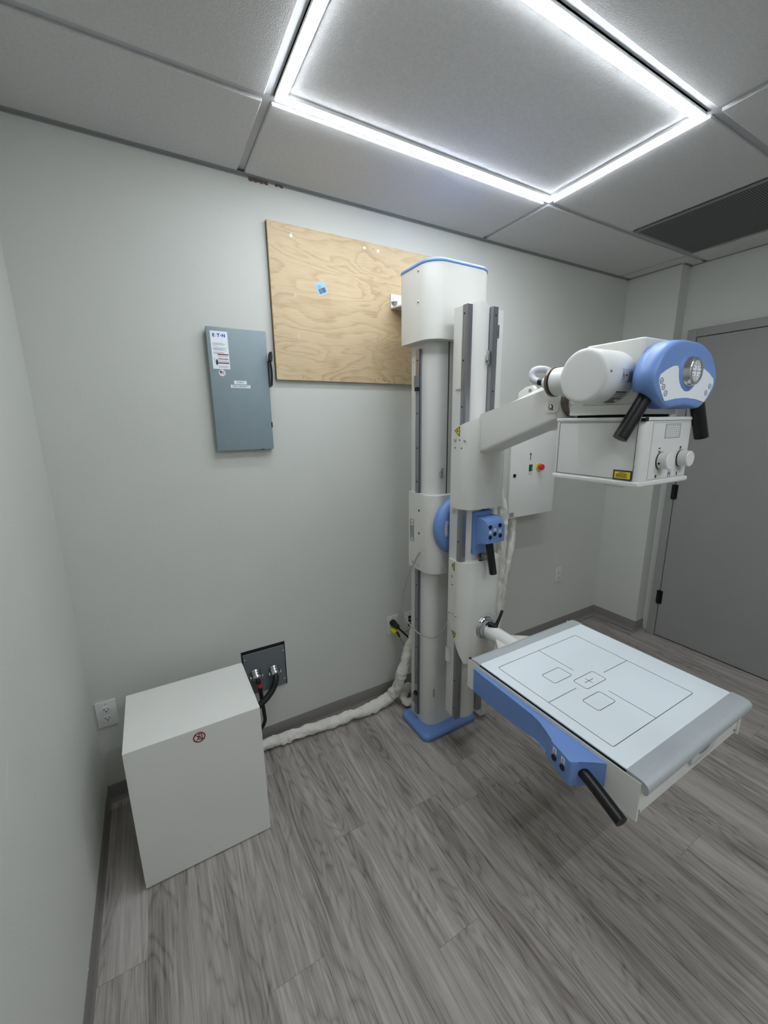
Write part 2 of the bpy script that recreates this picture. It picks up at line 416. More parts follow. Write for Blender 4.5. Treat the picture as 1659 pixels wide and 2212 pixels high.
# door
DX = 3.358
d1 = struct(G().box(DX, DX+.03, -1.352, -.437, .009, 2.031, .0015, 1).build('door_1', 'door'))
g = G()
fr = lambda y0, y1, z0, z1: g.box(DX-.006, XR+.01, y0, y1, z0, z1, .002, 1)
fr(-.434, -.384, 0, 2.083); fr(-1.406, -1.355, 0, 2.083)
g.box(DX-.006, XR+.01, -1.3548, -.4342, 2.0345, 2.083, .002, 1)
G_frame = g.build('door_frame', 'door', d1)
G().box(DX+.025, XR-.001, -1.354, -.435, .0, 2.033).build('door_gap_shade', 'hole', d1)  # near-black sheet behind the slab, paints the shadow gap round the door
for z in (.30, 1.06, 1.84):
    hg = G().cyl((DX-.010, -.4355, z-.05), (DX-.010, -.4355, z+.05), .0085, seg=14)
    hg.box(DX-.008, DX-.001, -.455, -.4355, z-.048, z+.048); hg.box(DX-.0095, DX-.006, -.4355, -.42, z-.048, z+.048)
    hg.build('hinge', 'black', d1)
# ceiling LED frame light
def led_light(y1, y0, label, mat='led', grp=None):
    x0, x1 = .7416+.0135, 1.961-.0135; y1 -= .0135; y0 += .0135
    t = thing('ceiling_light', ((x0+x1)/2, (y0+y1)/2, H-.006), label, 'light', 'LED frame lights in the ceiling')
    g = G(); w = .029
    def ringbox(g, o, i, z0, z1):
        g.box(x0+o, x1-o, y1-i, y1-o, z0, z1, .0008, 1); g.box(x0+o, x1-o, y0+o, y0+i, z0, z1, .0008, 1)
        g.box(x0+o, x0+i, y0+i, y1-i, z0, z1, .0008, 1); g.box(x1-i, x1-o, y0+i, y1-i, z0, z1, .0008, 1)
    ringbox(g, 0, .0028, H-.0030, H+.02); ringbox(g, .0285, .0305, H-.0050, H+.004); ringbox(g, .0, .0305, H+.0035, H+.02)
    g.build('frame', 'plastic', t)
    z0, z1 = H-.0078, H+.003
    g = G(); ringbox(g, .0032, .0284, z0, z1); g.build('led_diffuser', mat, t)
    return t
led_light(GY[1], GY[2], 'bright rectangular white LED frame light set in the ceiling grid above the machine')
led_light(GY[4], GY[5], 'added fill light shaped as a white LED frame, unseen behind the viewer at the front end of the ceiling', 'led_fill')  # added unseen fill lamp, lifts the lower walls
# return-air grille
t = thing('air_return_grille', (2.875, -.718, H-.004), 'square dark perforated air return grille in the ceiling near the door', 'vent')
g = G()
for a in ((2.586, 3.166, -.442, -.428), (2.586, 3.166, -1.008, -.994), (2.586, 2.600, -.994, -.442), (3.152, 3.166, -.994, -.442)): g.box(*a, H, H+.006)
g.build('frame', 'angle', t)
G().box(2.600, 3.152, -.994, -.442, H+.001, H+.004).build('perforated_panel', 'perf', t)

# ================================================================== WALL ITEMS
def outlet(x, z, label, parts=True, name='wall_outlet', w=.070, h=.114):
    t = thing(name, (x, 0, z-h/2), label, 'outlet', 'wall outlets along the back wall')
    G().box(x-w/2, x+w/2, -.006, -.0004, z-h/2, z+h/2, .003, 2).build('cover_plate', 'plastic', t)
    if parts:
        for dz in (.0195, -.0195):
            r = G().prism(rrect(x-.0165, x+.0165, z+dz-.014, z+dz+.014, .011, 5), 'y', -.0078, -.005).build('receptacle', 'plastic', t)
            g = G()
            g.box(x-.0078, x-.0055, -.0083, -.007, z+dz-.002, z+dz+.006); g.box(x+.0055, x+.0075, -.0083, -.007, z+dz-.002, z+dz+.005)
            g.cyl((x, -.0083, z+dz-.0075), (x, -.007, z+dz-.0075), .0026, seg=12); g.build('slot', 'hole', r)
    for dz in ((.045,) if parts and dz_one else (.0,)) if parts else (.046, -.046):
        G().cyl((x, -.0072, z+dz), (x, -.005, z+dz), .0026, seg=12).build('screw', 'graycable', t)
    return t
dz_one = True
outlet(.0437, .411, 'white duplex wall outlet left of the floor-standing white cabinet, near the corner')
outlet(2.809, .436, 'white duplex wall outlet low on the back wall below the wall cabinet', w=.068)
o3 = outlet(1.392, .428, 'white outlet plate with black and yellow plugs beside the machine column')
o4 = thing('data_wall_plate', (1.503, 0, .37), 'white data wall plate with three dark jack ports half hidden behind the column', 'wall plate')
G().box(1.468, 1.538, -.006, -.0004, .368, .482, .003, 2).build('cover_plate', 'plastic', o4)
for dz in (.452-.006, .425, .400): G().box(1.496, 1.514, -.0068, -.005, dz-.009, dz+.009).build('jack_port', 'hole', o4)
G().cyl((1.503, -.0072, .472), (1.503, -.005, .472), .0026, seg=12).build('screw', 'graycable', o4)
tag(G().tube([(1.505, -.008, .400), (1.512, -.03, .392), (1.53, -.05, .36), (1.56, -.07, .30)], .0035, 10).build('data_cable', 'plastic'), 'thin white data cable plugged into the lowest port behind the column', 'cable')
# plugs
t = thing('power_plug', (1.385, -.03, .43), 'black round power plug with a black cord in the upper outlet socket beside the column', 'plug')
pl = G().lathe((1.387, -.008, .4475), (.12, -1, -.16), [(0, .0185), (.012, .0185), (.02, .017), (.03, .0145), (.048, .0135), (.056, .010), (.058, .004)], 20).build('plug_body', 'black', t)
G().tube([(1.392, -.060, .438), (1.42, -.072, .405), (1.455, -.075, .365), (1.50, -.068, .315), (1.56, -.06, .27), (1.62, -.055, .25)], .0048, 10).build('cord', 'black', t)
t = thing('cable_plug', (1.385, -.03, .39), 'yellow round plug with a gray cord in the lower outlet socket beside the column', 'plug')
G().lathe((1.388, -.008, .4085), (.1, -1, -.12), [(0, .0165), (.034, .0165), (.040, .0150), (.041, .008)], 20).build('plug_body', 'yplug', t)
G().tube([(1.392, -.046, .403), (1.397, -.054, .395), (1.404, -.056, .378)], .0055, 10).build('strain_relief', 'black', t)
G().tube([(1.403, -.056, .380), (1.425, -.062, .335), (1.455, -.07, .28), (1.50, -.075, .20), (1.55, -.065, .15), (1.60, -.06, .13)], .0033, 10).build('cord', 'graycable', t)

# disconnect switch
t = thing('disconnect_switch', (.676, 0, 1.438), 'blue gray steel electrical disconnect box with paper labels and side lever on back wall', 'electrical panel')
G().box(.566, .790, -.022, -.0003, 1.440, 1.912, .002, 1).build('box_body', 'darkplate', t)
cv = G().box(.560, .787, -.032, -.020, 1.440, 1.913, .004, 2).build('cover', 'panelgray', t)
F = FF(-.0322)
lb = G().rect(F, .574, .637, 1.758, 1.897).build('label_sheet', 'label', t, label='white printed paper label with a blue brand name and two red warning bars')
g = G()
g.text(F, 'E', .5855, 1.8815, .0160, .055, .001); g.text(F, 'T', .6035, 1.8815, .0160, .055, .001); g.text(F, 'N', .6225, 1.8815, .0160, .055, .001)
g.poly(F, [(.5935, 1.8765), (.5965, 1.8765), (.595, 1.8795)], .0006, .001); g.ring2(F, .595, 1.884, .0001, .0012, .0006, .001, 10); g.ring2(F, .6128, 1.8815, .0001, .0022, .0006, .001, 14)
g.build('lettering', 'blueink', lb)
g = G()
for v, n, e in ((1.853, 3, .628), (1.8415, 1, .61), (1.836, 4, .631), (1.820, 3, .624)): g.print_lines(F, .580, e, v, n, .0028, .0012)
for v, n in ((1.8065, 2), (1.7985, 2), (1.789, 3), (1.769, 3)): g.print_lines(F, .5955, .6345, v, n, .0024, .001, .1)
g.build('small_print', 'grayink', lb)
for v in (1.810, 1.778): G().rect(F, .5945, .6350, v, v+.0042, .0006, .001).build('warning_bar', 'redink', lb)
g = G(); g.poly(F, [(.585, 1.783), (.590, 1.796), (.594, 1.788), (.594, 1.777), (.590, 1.771), (.586, 1.776)], .0006, .001)
g.line(F, (.579, 1.799), (.583, 1.794), .0011, .0006, .001); g.line(F, (.583, 1.794), (.582, 1.788), .0011, .0006, .001); g.line(F, (.582, 1.788), (.586, 1.784), .0011, .0006, .001)
g.line(F, (.5955, 1.7945), (.634, 1.7945), .0016, .0006, .001); g.build('hazard_symbol', 'ink', lb)
fl = G().ring2(F, .605, 1.744, .0001, .0125, seg=28).build('flag_sticker', 'label', t, label='round white sticker with a small flag')
g = G()
for i in range(5): g.rect(F, .5965, .6135, 1.7385+i*.0026, 1.7385+i*.0026+.0018, .0006, .001)
g.build('stripes', 'flagred', fl); G().rect(F, .5965, .604, 1.7435, 1.7515, .0007, .0012).build('canton', 'flagblue', fl)
s1 = G().rect(F, .647, .696, 1.703, 1.716).build('label_strip', 'label', t); G().text(F, 'X RAY', .6715, 1.7095, .0095, .012, .0009).build('lettering', 'ink', s1)
s2 = G().rect(F, .633, .709, 1.688, 1.700).build('label_strip', 'label', t); G().text(F, 'DISCONNECT', .671, 1.694, .0098, .012, .0009, sx=1.02).build('lettering', 'ink', s2)
g = G().poly(F, [(.64, 1.602), (.648, 1.606), (.655, 1.604), (.65, 1.601)], 0, .0003); g.line(F, (.651, 1.594), (.656, 1.596), .002, 0, .0003); g.build('scratch_mark', 'grayink', t)
lv = G().box(.789, .797, -.040, -.012, 1.695, 1.80, .003, 1).build('lever_base', 'darkplate', t)
g = G().prism([(.786, 1.795), (.7985, 1.793), (.801, 1.815), (.8005, 1.830), (.794, 1.833), (.7895, 1.822)], 'y', -.062, -.034, .002, 1); g.build('lever_grip', 'black', t)
G().tube([(.793, -.05, 1.80), (.795, -.055, 1.75), (.793, -.05, 1.70)], .004, 8).build('lever_arm', 'black', t)
g = G().ring2(plane((0, -.03, 0), (1, 0, 0), (0, 0, 1)), .793, 1.697, .004, .0052, 0, .0012, 16); g.build('wire_ring', 'chrome', t)
G().box(.784, .789, -.034, -.02, 1.530, 1.552, .001, 1).build('latch', 'black', t)
G().box(.733, .748, -.033, -.018, 1.4385, 1.4415).build('latch', 'black', t)

# plywood backing board
t = thing('plywood_board', (1.28, 0, 1.728), 'pale birch plywood backing board screwed to the wall behind the column', 'board')
pb = G().box(.825, 1.74, -.0185, -.0003, 1.728, 2.328, .0012, 1).build('panel', 'ply', t)
G().box(.8235, .8255, -.0175, -.0008, 1.729, 2.327).build('edge_band', 'plyedge', t)
F = FF(-.0186)
for (x, z, wsh) in ((.921, 2.288, 1), (1.256, 2.302, 1), (1.325, 2.301, 1), (.925, 2.067, 2), (.931, 1.909, 2)):
    r = .0062 if wsh == 1 else .0045
    w = G().ring2(F, x, z, .0001 if wsh == 1 else .0022, r, 0, .0012, 16).build('washer', 'label' if wsh == 1 else 'plastic', t)
    if wsh == 2: G().ring2(F, x, z, .0001, .0022, 0, .0008, 10).build('screw_hole', 'bronze', w)
for (x, z) in ((.923, 2.298), (.942, 1.740), (1.317, 1.927), (1.319, 1.749), (1.30, 2.305), (1.328, 2.128), (1.345, 1.7455), (1.352, 1.743), (1.302, 1.745)):
    G().ring2(F, x, z, .0001, .0026, 0, .0006, 10).build('screw', 'bronze', t)
a = math.radians(-23); Fs = plane((1.0435, -.0186, 2.109), (math.cos(-a), 0, math.sin(-a)), (-math.sin(-a), 0, math.cos(-a)))
bs = G().rect(Fs, -.0235, .0235, -.0245, .0245, 0, .0006).build('barcode_sticker', 'bluelabel', t, label='small pale blue barcode sticker')
g = G(); u = -.017
while u < .016:
    w = random.choice((.0006, .001, .0016)); g.rect(Fs, u, u+w, -.019, .001, .0006, .0009); u += w+random.choice((.0007, .0012))
g.print_lines(Fs, -.016, .006, .013, 3, .004, .0014); g.build('barcode', 'ink', bs)

# cable entry plate
t = thing('cable_entry_plate', (.676, 0, .283), 'dark gray square steel junction plate with two cable connectors low on the back wall', 'junction box')
G().box(.5745, .779, -.0025, -.0003, .281, .512).build('wall_opening', 'hole', t)
G().box(.5795, .774, -.006, -.002, .283, .497, .001, 1).build('plate', 'darkplate', t)
for x, z in ((.5875, .468), (.768, .466), (.7665, .316), (.590, .310)):
    G().lathe((x, -.006, z), (0, -1, 0), [(0, .0052), (.002, .005), (.0035, .003), (.004, .0003)], 14).build('screw', 'chrome', t)
for x, z in ((.630, .392), (.716, .384)):
    cn = G().lathe((x, -.004, z+.006), (0, -1, -.75), [(0, .024), (.008, .024), (.008, .0195), (.013, .0195), (.013, .0225), (.019, .0225), (.019, .0190), (.026, .0190), (.026, .0225), (.036, .0215), (.040, .0175), (.040, .010)], 28)
    cn.box(x-.031, x-.022, -.034, -.016, z-.016, z-.004, .002, 1); cn.box(x+.022, x+.031, -.034, -.016, z-.016, z-.004, .002, 1)
    cn.cyl((x-.0265, -.025, z-.022), (x-.0265, -.025, z+.002), .0028, seg=10); cn.cyl((x+.0265, -.025, z-.022), (x+.0265, -.025, z+.002), .0028, seg=10)
    cn.build('cable_clamp', 'chrome', t)
c1 = thing('power_cable', (.645, -.04, 0), 'black power cable with red tape hanging from the left connector of the dark plate', 'cable')
G().tube([(.630, -.028, .388), (.632, -.042, .372), (.636, -.047, .345), (.6395, -.048, .30), (.642, -.05, .25), (.645, -.052, .20), (.645, -.05, .15), (.62, -.035, .10), (.58, -.022, .088), (.50, -.022, .085)], [.0105, .0105, .0105, .0095, .0085, .0085, .0085, .0085, .0085, .0085], 14).build('sheath', 'conduit', c1)
G().tube([(.6345, -.0462, .357), (.6368, -.0475, .339)], .0113, 14).build('red_tape', 'red', c1)
tag(G().tube([(.716, -.030, .378), (.712, -.052, .355), (.697, -.062, .325), (.672, -.072, .300), (.640, -.080, .28), (.600, -.086, .262), (.553, -.09, .250), (.48, -.09, .24)], .0145, 16).build('corrugated_conduit', 'conduit'), 'thick black corrugated cable curving from the right connector into the floor cabinet', 'cable')

# floor cabinet
t = thing('equipment_cabinet', (.343, -.3, 0), 'plain white boxy steel cabinet standing on the floor in the left corner', 'cabinet')
X0, X1, Y0, Y1, Z1 = .131, .555, -.462, -.138, .545
g = G(); g.box(X0, X1, Y0, Y0+.002, .004, Z1-.001, .0008, 1); g.box(X0, X1, Y0, Y1, Z1-.002, Z1, .0008, 1)
g.build('cover', 'cabinet', t)
g = G(); g.box(X0+.002, X1-.002, Y0+.004, Y1-.002, .006, Z1-.003); g.build('inner_body', 'cabinet', t)
G().box(X0+.02, X1-.02, Y0+.02, Y1-.02, 0, .007).build('plinth', 'black', t)
F = FF(Y0-.0002)
sg = G().ring2(F, .350, .5105, .0155, .0195).line(F, (.338, .523), (.362, .498), .003, 0, .0008).build('prohibition_ring', 'redink', t, label='red ring sticker forbidding something, with a black pictogram')
g = G()
for a_, b_ in (((.349, .518), (.346, .508)), ((.346, .508), (.341, .500)), ((.346, .508), (.351, .500)), ((.349, .515), (.356, .512)), ((.358, .521), (.360, .500)), ((.352, .522), (.359, .522)), ((.353, .500), (.361, .501))): g.line(F, a_, b_, .0022, 0, .0007)
g.ring2(F, .350, .522, .0001, .0024, 0, .0007, 10); g.build('pictogram', 'hole', sg)
G().poly(F, [(.335, .052), (.341, .055), (.339, .051)], 0, .0003).build('scuff_mark', 'grayink', t)

# wall control cabinet
t = thing('wall_control_cabinet', (2.28, 0, .98), 'white wall-mounted control cabinet with green switch and red stop button', 'cabinet')
G().box(2.098, 2.478, -.142, -.0004, .986, 1.474, .003, 1).build('body', 'cabinet', t)
dr = G().box(2.094, 2.481, -.158, -.1435, .982, 1.479, .003, 2).build('door', 'cabinet', t)
F = FF(-.1582)
G().cyl((2.126, -.155, 1.233), (2.126, -.163, 1.233), .0105, seg=24, bev=.001).build('lock', 'black', dr)
pl = G().rect(F, 2.2395, 2.2660, 1.237, 1.307, 0, .0025).build('switch_plate', 'label', dr)
G().box(2.242, 2.264, -.166, -.158, 1.252, 1.290, .001, 1).build('switch_bezel', 'black', dr)
G().prism([(-.165, 1.256), (-.172, 1.257), (-.1665, 1.273), (-.174, 1.286), (-.165, 1.287)], 'x', 2.2445, 2.2615).build('rocker', 'green', dr)
for s_, z_ in (('I', 1.299), ('0', 1.2445)): G().text(F, s_, 2.2528, z_, .007, .02, .0028).build('lettering', 'ink', pl)
g = G(); g.line(F, (2.2515, 1.315), (2.2545, 1.352), .0055, 0, .0008); g.poly(F, [(2.2435, 1.348), (2.2485, 1.3565), (2.2585, 1.357), (2.256, 1.350), (2.250, 1.346)], 0, .0008); g.build('arrow_mark', 'ink', dr)
es = G().cyl((2.323, -.156, 1.272), (2.323, -.166, 1.272), .0215, seg=28, bev=.0015).build('stop_collar', 'yellow', dr)
G().lathe((2.323, -.166, 1.272), (0, -1, 0), [(0, .010), (.010, .010), (.012, .0165), (.020, .0185), (.026, .0165), (.0275, .010), (.028, .001)], 26).build('stop_button', 'red', dr)
g = G().rect(F, 2.100, 2.142, .988, 1.016, 0, .0006); lb = g.build('rating_label', 'silverlabel', dr)
G().print_lines(F, 2.103, 2.140, 1.011, 6, .004, .0022, .15).build('small_print', 'ink', lb)
G().cyl((2.205, -.085, .955), (2.205, -.085, .99), .022, seg=20).build('cable_gland', 'black', t)

# canvas cable sleeves
tag(G().tube([(.30, -.075, .036), (.45, -.070, .036), (.641, -.060, .034), (.72, -.066, .032), (.79, -.070, .034), (.93, -.083, .032), (1.08, -.095, .034), (1.22, -.096, .034), (1.315, -.088, .045), (1.335, -.10, .075), (1.350, -.125, .13), (1.360, -.145, .21), (1.390, -.15, .304), (1.414, -.15, .365), (1.44, -.155, .43), (1.48, -.165, .60)], [.028, .028, .024, .027, .024, .026, .025, .028, .029, .028, .027, .029, .028, .027, .027, .027], 20, 12, .34, .8).build('cable_sleeve', 'sleeve'), 'white canvas cable sleeve lying along the wall from the floor cabinet to the column', 'cable sleeve', 'canvas cable sleeves')
tag(G().tube([(1.48, -.075, .03), (1.44, -.08, .055), (1.412, -.092, .050), (1.388, -.12, .036), (1.388, -.148, .030), (1.41, -.160, .03), (1.46, -.162, .03), (1.52, -.16, .03)], .0265, 20, 12, .34, .8).build('cable_sleeve', 'sleeve'), 'white canvas cable sleeve curled on the floor behind the column base', 'cable sleeve', 'canvas cable sleeves')
tag(G().tube([(1.625, -.52, 1.42), (1.65, -.49, 1.38), (1.690, -.455, 1.27), (1.738, -.45, 1.13), (1.742, -.45, 1.02), (1.745, -.45, .83), (1.738, -.45, .68), (1.737, -.45, .55), (1.735, -.45, .46), (1.71, -.45, .28), (1.69, -.44, .09), (1.69, -.40, .032), (1.70, -.28, .03)], [.018, .022, .026, .030, .029, .026, .023, .024, .023, .025, .024, .025, .025], 20, 14, .34, .8).build('cable_sleeve', 'sleeve'), 'white canvas cable sleeve hanging down behind the front rail column', 'cable sleeve', 'canvas cable sleeves')
tag(G().tube([(2.205, -.085, .985), (2.205, -.09, .95), (2.188, -.11, .86), (2.158, -.13, .76), (2.128, -.13, .62), (2.110, -.13, .47), (2.09, -.13, .3), (2.06, -.12, .12), (2.0, -.11, .035)], [.024, .027, .025, .024, .024, .022, .022, .022, .022], 18, 12, .30, .8).build('cable_sleeve', 'sleeve'), 'white canvas cable sleeve running down from the bottom of the wall cabinet', 'cable sleeve', 'canvas cable sleeves')

# ================================================================== X-RAY MACHINE
R = thing('xray_machine', (1.49, -.30, 0), 'white and blue medical x-ray stand with tube head above a detector table', 'x-ray machine')
# base
pillow(G(), 1.320, 1.656, -.429, -.193, .034, [(0, .006), (.003, .002), (.010, 0), (.018, 0), (.025, .0025), (.031, .008), (.035, .016), (.036, .026)]).build('base_plate', 'blue', R, sharp=60)
# main column
cl = G().prism(rrect(1.37, 1.61, -.376, -.222, (.055, .055, .008, .008), 8), 'z', .034, 1.95).build('main_column', 'column', R)
def rail(parent, pts, ax, z0, z1, holes, F):
    r = G().prism(pts, 'z', z0, z1, capbev=.0008, seg=1).build('guide_rail', 'steel', parent)
    for p in holes: G().cyl(F(p, .001), F(p, -.0008), .0035, seg=12).build('bolt_hole', 'hole', r)
    return r
zs = [.25, .45, .60, .78, 1.28, 1.43, 1.58, 1.80]
rail(cl, [(1.3705, -.277), (1.3705, -.306), (1.362, -.306), (1.3635, -.302), (1.356, -.3045), (1.356, -.2785), (1.3635, -.281), (1.362, -.277)], 'x', .07, 1.845, zs, lambda z, h: (1.356+h, -.2915, z))
rail(cl, [(1.503, -.3755), (1.532, -.3755), (1.532, -.384), (1.528, -.3825), (1.5305, -.390), (1.5045, -.390), (1.507, -.3825), (1.503, -.384)], 'y', .09, 1.845, [], None)
G().cyl((1.452, -.3845, 1.20), (1.452, -.3845, 1.90), .0021, seg=10).build('steel_cable', 'black', cl)
st = G().box(1.342, 1.357, -.305, -.285, 1.690, 1.738, .001, 1).build('rail_stop', 'steel', cl); G().box(1.344, 1.357, -.306, -.287, 1.674, 1.690, .001, 1).build('bumper', 'black', st)
st = G().prism([(1.343, .14), (1.356, .13), (1.356, .185), (1.343, .185)], 'y', -.302, -.278).build('rail_stop', 'steel', cl); G().box(1.344, 1.357, -.306, -.287, .185, .203, .001, 1).build('bumper', 'black', st)
g = G().box(1.425, 1.434, -.384, -.375, 1.300, 1.345, .001, 1); g.box(1.416, 1.426, -.390, -.376, 1.313, 1.331, .001, 1); g.build('limit_switch', 'chrome', cl)
G().box(1.403, 1.409, -.3775, -.372, .200, .245, .001, 1).build('limit_switch', 'chrome', cl)
G().cyl((1.37, -.24, 1.80), (1.367, -.24, 1.80), .005, seg=14).build('screw', 'column', cl)
# column head cover
hd = G().prism(rrect(1.327, 1.652, -.424, -.205, (.075, .075, .01, .01), 9), 'z', 1.868, 2.147).build('head_cover', 'white', R)
pillow(G(), 1.3245, 1.6545, -.4265, -.2025, (.075, .075, .012, .012), [(2.1465, .002), (2.148, 0), (2.154, 0), (2.159, .003), (2.1625, .008), (2.164, .016)], 10).build('top_cap', 'blue', hd, sharp=60)
for z in (2.128, 2.016): bolt_x(hd, 1.327, -.338, z, .0052, 'screw', 'chrome')
# wall bracket
br = G(); br.box(1.387, 1.60, -.0245, -.0188, 2.069, 2.131, .001, 1); br.prism([(1.389, -.0188), (1.389, -.045), (1.455, -.21), (1.60, -.21), (1.60, -.0188)], 'z', 2.066, 2.072); br.build('wall_bracket', 'white', R)
bp = R.children[-1]
G().lathe((1.405, -.0245, 2.098), (0, -1, 0), [(0, .0165), (.0025, .0165), (.003, .012), (.004, .012), (.004, .008), (.010, .008), (.0105, .004), (.014, .004), (.0142, .0003)], 20).build('anchor_bolt', 'chrome', bp)
# main carriage and rotation hub
ca = G().prism(rrect(1.352, 1.628, -.412, -.226, (.062, .062, .006, .006), 9), 'z', .864, 1.228, seg=2, capbev=.0015).build('main_carriage', 'white', R)
for y, z in ((-.267, .891), (-.317, .886)): bolt_x(ca, 1.352, y, z, .0058)
for y, z in ((-.315, 1.150), (-.316, 1.043)): G().cyl((1.354, y, z), (1.3515, y, z), .0062, seg=16).build('bolt', 'steel', ca); hole_x(ca, 1.3518, y, z, .004)
hole_x(ca, 1.352, -.290, .889, .0025)
F = FL(1.3518)
lb = G().outline(F, [(.2445, .995), (.2745, .995), (.2745, 1.098), (.2445, 1.098)], .0014, .0006).build('instruction_label', 'ink', ca)
g = G(); g.print_lines(plane((1.3518, -.248, 1.070), (0, 0, -1), (0, -1, 0)), .0, .068, .022, 7, .0035, .0016, .3)
for c_ in (.2535, .2655): g.poly(F, [(c_-.004, 1.079), (c_+.004, 1.079), (c_, 1.088)], .0004, .0008)
g.build('small_print', 'grayink', lb)
hc = (1.492, -.41, 1.087)
hub = G().lathe(hc, (0, -1, 0), [(0, .126), (.003, .133), (.012, .135), (.024, .133), (.034, .124), (.041, .110), (.043, .100), (.043, .02)], 64).build('rotation_hub', 'blue', R)
Fh = plane((hc[0], -.4535, hc[2]), (1, 0, 0), (0, 0, 1))
G().ring2(Fh, 0, 0, .074, .103, 0, .0006, 14, 155, 203).build('scale_recess', 'blue', hub)
sc_ = G().ring2(Fh, 0, 0, .083, .100, 0, .0012, 14, 158, 200).build('angle_scale', 'label', hub)
g = G()
for i in range(11):
    a = math.radians(160+i*3.8); r0, r1 = (.083, .098) if i % 3 else (.083, .1)
    g.line(Fh, (r0*math.cos(a), r0*math.sin(a)), (r1*math.cos(a), r1*math.sin(a)), .0016, .0012, .0018)
g.build('tick_marks', 'ink', sc_)
G().cyl((1.492, -.45, 1.087), (1.492, -.522, 1.087), .075, seg=40).build('hub_neck', 'black', hub)
# thin looping signal cable
G().tube([(1.353, -.328, .955), (1.344, -.325, .948), (1.338, -.30, .90), (1.335, -.265, .84), (1.325, -.232, .74), (1.322, -.222, .66), (1.330, -.245, .585), (1.345, -.31, .545), (1.355, -.37, .545), (1.372, -.42, .56), (1.390, -.45, .60), (1.41, -.478, .66)], .0028, 10, 8).build('signal_cable', 'graycable', R)

# swing column in front (parallel to the main one)
sw = G()
out = [(1.405, -.470), (1.402, -.476), (1.402, -.530), (1.412, -.5345)]
for i in range(9):
    t_ = i/8; out.append((1.420+t_*.095, -.546-.016*math.sin(PI*t_)))
out += [(1.518, -.5345), (1.601, -.5345), (1.604, -.531), (1.604, -.470)]
sw.prism(out, 'z', .195, 1.968); 
for v in sw.bm.verts:
    if v.co.z > 1.9: v.co.z += .012*max(0, (-v.co.y-.53)/.03)
sc2 = sw.build('swing_column', 'column', R)
G().prism(rrect(1.396, 1.402, -.530, -.497, .001, 2), 'z', 1.668, 1.852).build('side_plate', 'white', sc2)
rail(sc2, [(1.402, -.5345), (1.402, -.558), (1.396, -.558), (1.394, -.555), (1.391, -.556), (1.391, -.537), (1.394, -.538), (1.396, -.5345)], 'x', .205, 1.966, [.26, .40, 1.055, 1.60, 1.77, 1.935], lambda z, h: (1.391+h, -.5465, z))
G().box(1.397, 1.419, -.560, -.547, .205, 1.968, .001, 1).build('rail_side', 'steel', sc2)
r_ = rail(sc2, [(1.518, -.534), (1.552, -.534), (1.552, -.549), (1.548, -.552), (1.548, -.560), (1.522, -.560), (1.520, -.552), (1.518, -.549)], 'y', .200, 1.972, [1.94, 1.66, .30], lambda z, h: (1.536, -.560+h, z))
for x, y, z in ((1.507, -.556, 1.786), (1.570, -.536, 1.888)):
    g = G().box(x-.004, x+.004, y-.008, y+.004, z-.025, z+.025, .001, 1); g.box(x-.013, x-.003, y-.014, y, z-.012, z+.008, .001, 1); g.build('limit_switch', 'chrome', sc2)
g = G().tube([(1.402, -.500, .50), (1.396, -.490, .50), (1.394, -.478, .50), (1.399, -.470, .50)], .001, 6)
g = G()
for i in range(9): pass
pts = [(1.402+.000, -.512)]; arc = [(1.398+.010*math.cos(a), -.487+.013*math.sin(a)) for a in [math.radians(q) for q in range(270, 60, -21)]]
o_ = [(x, y) for x, y in arc]; i_ = [(1.398+.008*math.cos(math.radians(q)), -.487+.011*math.sin(math.radians(q))) for q in range(270, 60, -21)]
g.prism([(1.402, -.501)]+o_+i_[::-1]+[(1.402, -.499)], 'z', .470, .535); g.build('cable_clip', 'white', sc2)

# upper carriage
def carriage(z0, z1):
    return G().prism(rrect(1.388, 1.613, -.598, -.488, (.058, .058, .004, .004), 9), 'z', z0, z1, seg=2, capbev=.0015)
g = carriage(1.194, 1.50)
for v in g.bm.verts:
    if v.co.z > 1.45: v.co.z += .004+.05*min(1, (-v.co.y-.488)/.11)
up = g.build('upper_carriage', 'white', R)
for y in (-.516, -.566): bolt_x(up, 1.388 if y > -.54 else 1.394, y, 1.4715, .0062)
for y, z in ((-.541, 1.4725), (-.516, 1.441), (-.552, 1.441)): hole_x(up, 1.388 if y > -.545 else 1.389, y, z, .0028)
def warn(parent, pts, F):
    w = G().poly(F, pts).build('warning_label', 'yellow', parent, label='small yellow and black triangular warning sticker')
    c = (sum(p[0] for p in pts)/3, sum(p[1] for p in pts)/3)
    G().outline(F, pts, .0028, .001).build('label_border', 'ink', w)
    g = G(); k = [(c[0]+(p[0]-c[0])*.35, c[1]+(p[1]-c[1])*.35) for p in pts]; g.line(F, k[0], ((k[1][0]+k[2][0])/2, (k[1][1]+k[2][1])/2), .004, .0006, .0011)
    g.line(F, ((pts[0][0]+pts[1][0])/2, (pts[0][1]+pts[1][1])/2), c, .002, .0006, .0011); g.build('hazard_symbol', 'ink', w)
warn(up, [(.512, 1.510), (.540, 1.524), (.540, 1.488)], FL(1.3877))
# lower carriage
g = carriage(.50, .967); g.cut((1.5, -.488, .715), (0, .19, -.085)); lo = g.build('lower_carriage', 'white', R)
warn(lo, [(.512, .944), (.530, .957), (.530, .922)], FL(1.3877)); warn(lo, [(.523, .640), (.540, .612), (.550, .638)], FL(1.3877))
for y, z in ((-.517, .896), (-.519, .858), (-.505, .722), (-.545, .719)): bolt_x(lo, 1.388, y, z, .0062)
hole_x(lo, 1.388, -.526, .7205, .0025)
G().box(1.500, 1.525, -.592, -.568, .966, .990, .002, 1).build('limit_switch', 'graycable', lo)
G().box(1.474, 1.488, -.594, -.580, .966, .971, .001, 1).build('limit_switch', 'ink', lo)
